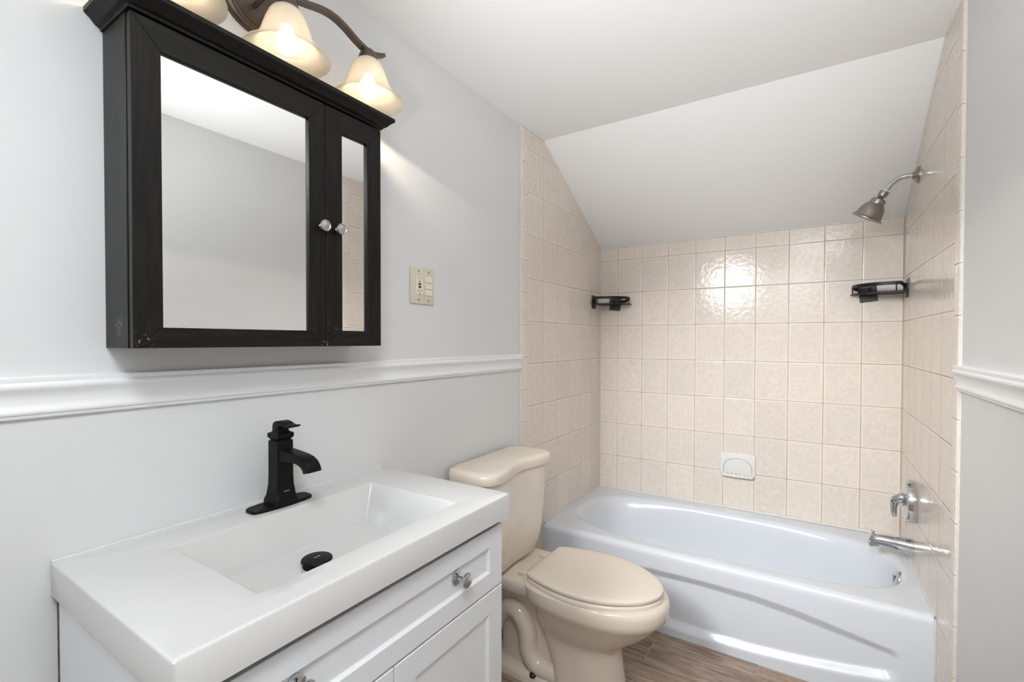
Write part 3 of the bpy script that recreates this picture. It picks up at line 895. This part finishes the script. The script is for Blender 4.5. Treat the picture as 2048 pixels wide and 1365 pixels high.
# ================================================================== CORNER SHELVES
def corner_shelf(x0, s, label):
    root = empty('corner_shelf', (x0 + s * 0.08, -0.08, 1.52), label, 'shelf', 'black corner shelves over the tub')
    LA, LB = 0.200, 0.172
    o_ = 0.010
    zt, zb, zr = 1.526, 1.562, 1.5555

    def pt(u, v, z): return (x0 + s * u, -v, z)
    curve = []
    for k in range(25):
        a = math.radians(90 * k / 24)
        curve.append((o_ + (LA - o_) * math.cos(a) ** 0.80 if k < 24 else o_, o_ + (LB - o_) * math.sin(a) ** 0.80 if k else o_))
    bm = nb()
    outer = [(o_, o_)] + curve
    # perimeter of the tray
    for (a, c) in zip(outer, outer[1:] + [outer[0]]):
        tube(bm, [pt(a[0], a[1], zt), pt(c[0], c[1], zt)], 0, 4, 1, flat=(0.012, 0.004), up=(0, 0, 1))
    # slats running to the front
    for k in range(1, 17):
        u = o_ + (LA - o_) * k / 17.0
        cc = ((u - o_) / (LA - o_)) ** (1 / 0.80)
        v = o_ + (LB - o_) * math.sin(math.acos(min(1, cc))) ** 0.80
        if v - o_ > 0.01: tube(bm, [pt(u, o_, zt), pt(u, v, zt)], 0, 4, 1, flat=(0.0085, 0.003), up=(0, 0, 1))
    for f in (0.33, 0.66):
        v = o_ + (LB - o_) * f
        cc = ((v - o_) / (LB - o_)) ** (1 / 0.80)
        u = o_ + (LA - o_) * math.cos(math.asin(min(1, cc))) ** 0.80
        tube(bm, [pt(o_, v, zt), pt(u, v, zt)], 0, 4, 1, flat=(0.008, 0.002), up=(0, 0, 1))
    obj('tray', bm, BLKP, root, smooth=False)
    bm = nb()
    # front band turned in at both ends along the walls
    ba = [(LA * 0.62, o_ + 0.002)] + [(LA * 0.84, o_ + 0.002)] + curve[1:-1] + [(o_ + 0.002, LB * 0.84), (o_ + 0.002, LB * 0.60)]
    zz = [zb - 0.017, zb - 0.015] + [zb] * (len(curve) - 2) + [zb - 0.015, zb - 0.017]
    tube(bm, [pt(u, v, z) for (u, v), z in zip(ba, zz)], 0, 4, 1, flat=(0.0030, 0.016), up=(0, 0, 1))
    obj('guard_rail', bm, BLKP, root, smooth=False)
    for (u, v) in ((curve[2]), (curve[8]), (curve[16]), (curve[22]), (LA * 0.64, o_ + 0.002), (o_ + 0.002, LB * 0.62)):
        bm = nb(); tube(bm, [pt(u, v, zt - 0.004), pt(u, v, zb)], 0.0026, 8, 1)
        obj('post', bm, BLKP, root)
    # adhesive pads with their hooks
    for k in (0, 1):
        bm = nb()
        if k == 0:
            cxp = 0.135 if s < 0 else 0.098
            box(bm, x0 + s * cxp - 0.036, x0 + s * cxp + 0.036, -0.003, -0.0004, 1.490, 1.572, 0.001, 1,
                rot=Matrix.Translation((x0 + s * cxp, 0, 1.53)) @ Matrix.Rotation(math.radians(6 * s), 4, 'Y') @ Matrix.Translation((-x0 - s * cxp, 0, -1.53)))
        else:
            box(bm, x0 + s * 0.0004, x0 + s * 0.003, -0.150, -0.088, 1.499, 1.582, 0.001, 1)
        pad = obj('adhesive_pad', bm, PADM, root)
        bm = nb()
        if k == 0: box(bm, x0 + s * cxp - 0.012, x0 + s * cxp + 0.012, -0.013, -0.003, 1.535, 1.560, 0.003, 2)
        else: box(bm, x0 + s * 0.003, x0 + s * 0.013, -0.131, -0.107, 1.535, 1.560, 0.003, 2)
        obj('hook', bm, BLKP, pad)
    return root


corner_shelf(0.0, 1, 'black metal corner shelf in the tiled corner nearest the toilet')
corner_shelf(W, -1, 'black metal corner shelf in the tiled corner below the shower head')

# ================================================================== SHOWER HEAD
SY = -0.338
sh = empty('shower_head', (W, SY, 1.983), 'brushed nickel bell shower head on a bent arm high on the tiled wall', 'shower head')
b = nb(); lathe(b, [(0.033, -0.001), (0.033, 0.004), (0.029, 0.008), (0.017, 0.014), (0.0125, 0.022), (0.0, 0.022)], (W, SY, 1.983), (-1, 0, 0), 40)
tag(obj('flange', b, PEWTER, sh), 'dark round wall flange')
b = nb(); tube(b, [(W - 0.012, SY, 1.983), (1.475, SY, 1.9855), (1.450, SY, 1.980), (1.428, SY, 1.964), (1.405, SY, 1.934)], 0.0098, 20)
tag(obj('arm', b, CHROME, sh), 'bent chrome pipe')
hd = Vector((-0.50, 0.15, -0.85)).normalized()
b = nb(); lathe(b, [(0.0102, -0.002), (0.0112, 0.004), (0.0, 0.0045)], (1.4075, SY, 1.9375), hd, 24)
obj('washer', b, TRIMW, sh)
b = nb(); lathe(b, [(0.0, 0.0), (0.0165, 0.0), (0.0175, 0.003), (0.0175, 0.020), (0.014, 0.026), (0.010, 0.028), (0.012, 0.031), (0.023, 0.034), (0.0265, 0.038), (0.0285, 0.052), (0.0285, 0.055), (0.0325, 0.058), (0.041, 0.070), (0.047, 0.088), (0.0500, 0.104), (0.0525, 0.112), (0.060, 0.119), (0.060, 0.121), (0.054, 0.121), (0.050, 0.118), (0.0, 0.117)], (1.4055, SY, 1.9345), hd, 48)
obj('spray_head', b, PEWTER, sh, ang=28)

# ================================================================== TUB VALVE
vv = empty('tub_valve', (W, -0.366, 0.643), 'polished chrome round tub valve with a curved lever on the right tiled wall', 'faucet valve')
b = nb(); lathe(b, [(0.0840, 0.0), (0.0865, 0.006), (0.0865, 0.026), (0.0840, 0.0325), (0.0780, 0.0355), (0.0740, 0.0350), (0.055, 0.0360), (0.032, 0.0375), (0.027, 0.039), (0.025, 0.044), (0.0, 0.044)], (W, -0.366, 0.643), (-1, 0, 0), 56)
obj('escutcheon', b, CHROME, vv, ang=30)
b = nb(); tube(b, [(W - 0.028, -0.366, 0.650), (1.470, -0.366, 0.650), (1.452, -0.366, 0.638), (1.4465, -0.366, 0.612), (1.447, -0.366, 0.586), (1.450, -0.366, 0.570)], [0.0225, 0.0215, 0.017, 0.0125, 0.0105, 0.008], 20, 6)
obj('lever', b, CHROME, vv, ang=45)

# ================================================================== TUB SPOUT
sp = empty('tub_spout', (W, -0.340, 0.443), 'polished chrome tub spout with a pull-up diverter on the right tiled wall', 'tub spout')
b = nb()
rings = []
for (x, zc, rz, ry) in ((W, 0.4445, 0.0345, 0.030), (1.506, 0.4445, 0.0345, 0.030), (1.470, 0.4475, 0.0315, 0.0285), (1.430, 0.4515, 0.026, 0.026), (1.403, 0.4525, 0.0235, 0.024), (1.385, 0.450, 0.0235, 0.0215), (1.374, 0.446, 0.0215, 0.018), (1.368, 0.441, 0.016, 0.013)):
    rings.append([Vector((x, -0.340 + ry * math.cos(t), zc + rz * math.sin(t))) for t in [2 * math.pi * i / 32 for i in range(32)]])
loft(b, rings)
prism(b, [(1.368, 0.443), (1.408, 0.446), (1.404, 0.434), (1.398, 0.427), (1.370, 0.421), (1.366, 0.430)], 'y', -0.340 - 0.017, -0.340 + 0.017, 0.002, 2)
obj('spout_body', b, CHROME, sp, ang=40)
b = nb(); lathe(b, [(0.004, 0.0), (0.004, 0.010), (0.0085, 0.015), (0.0085, 0.018), (0.0, 0.019)], (1.381, -0.340, 0.466), (0, 0, 1), 20)
obj('diverter_knob', b, CHROME, sp)
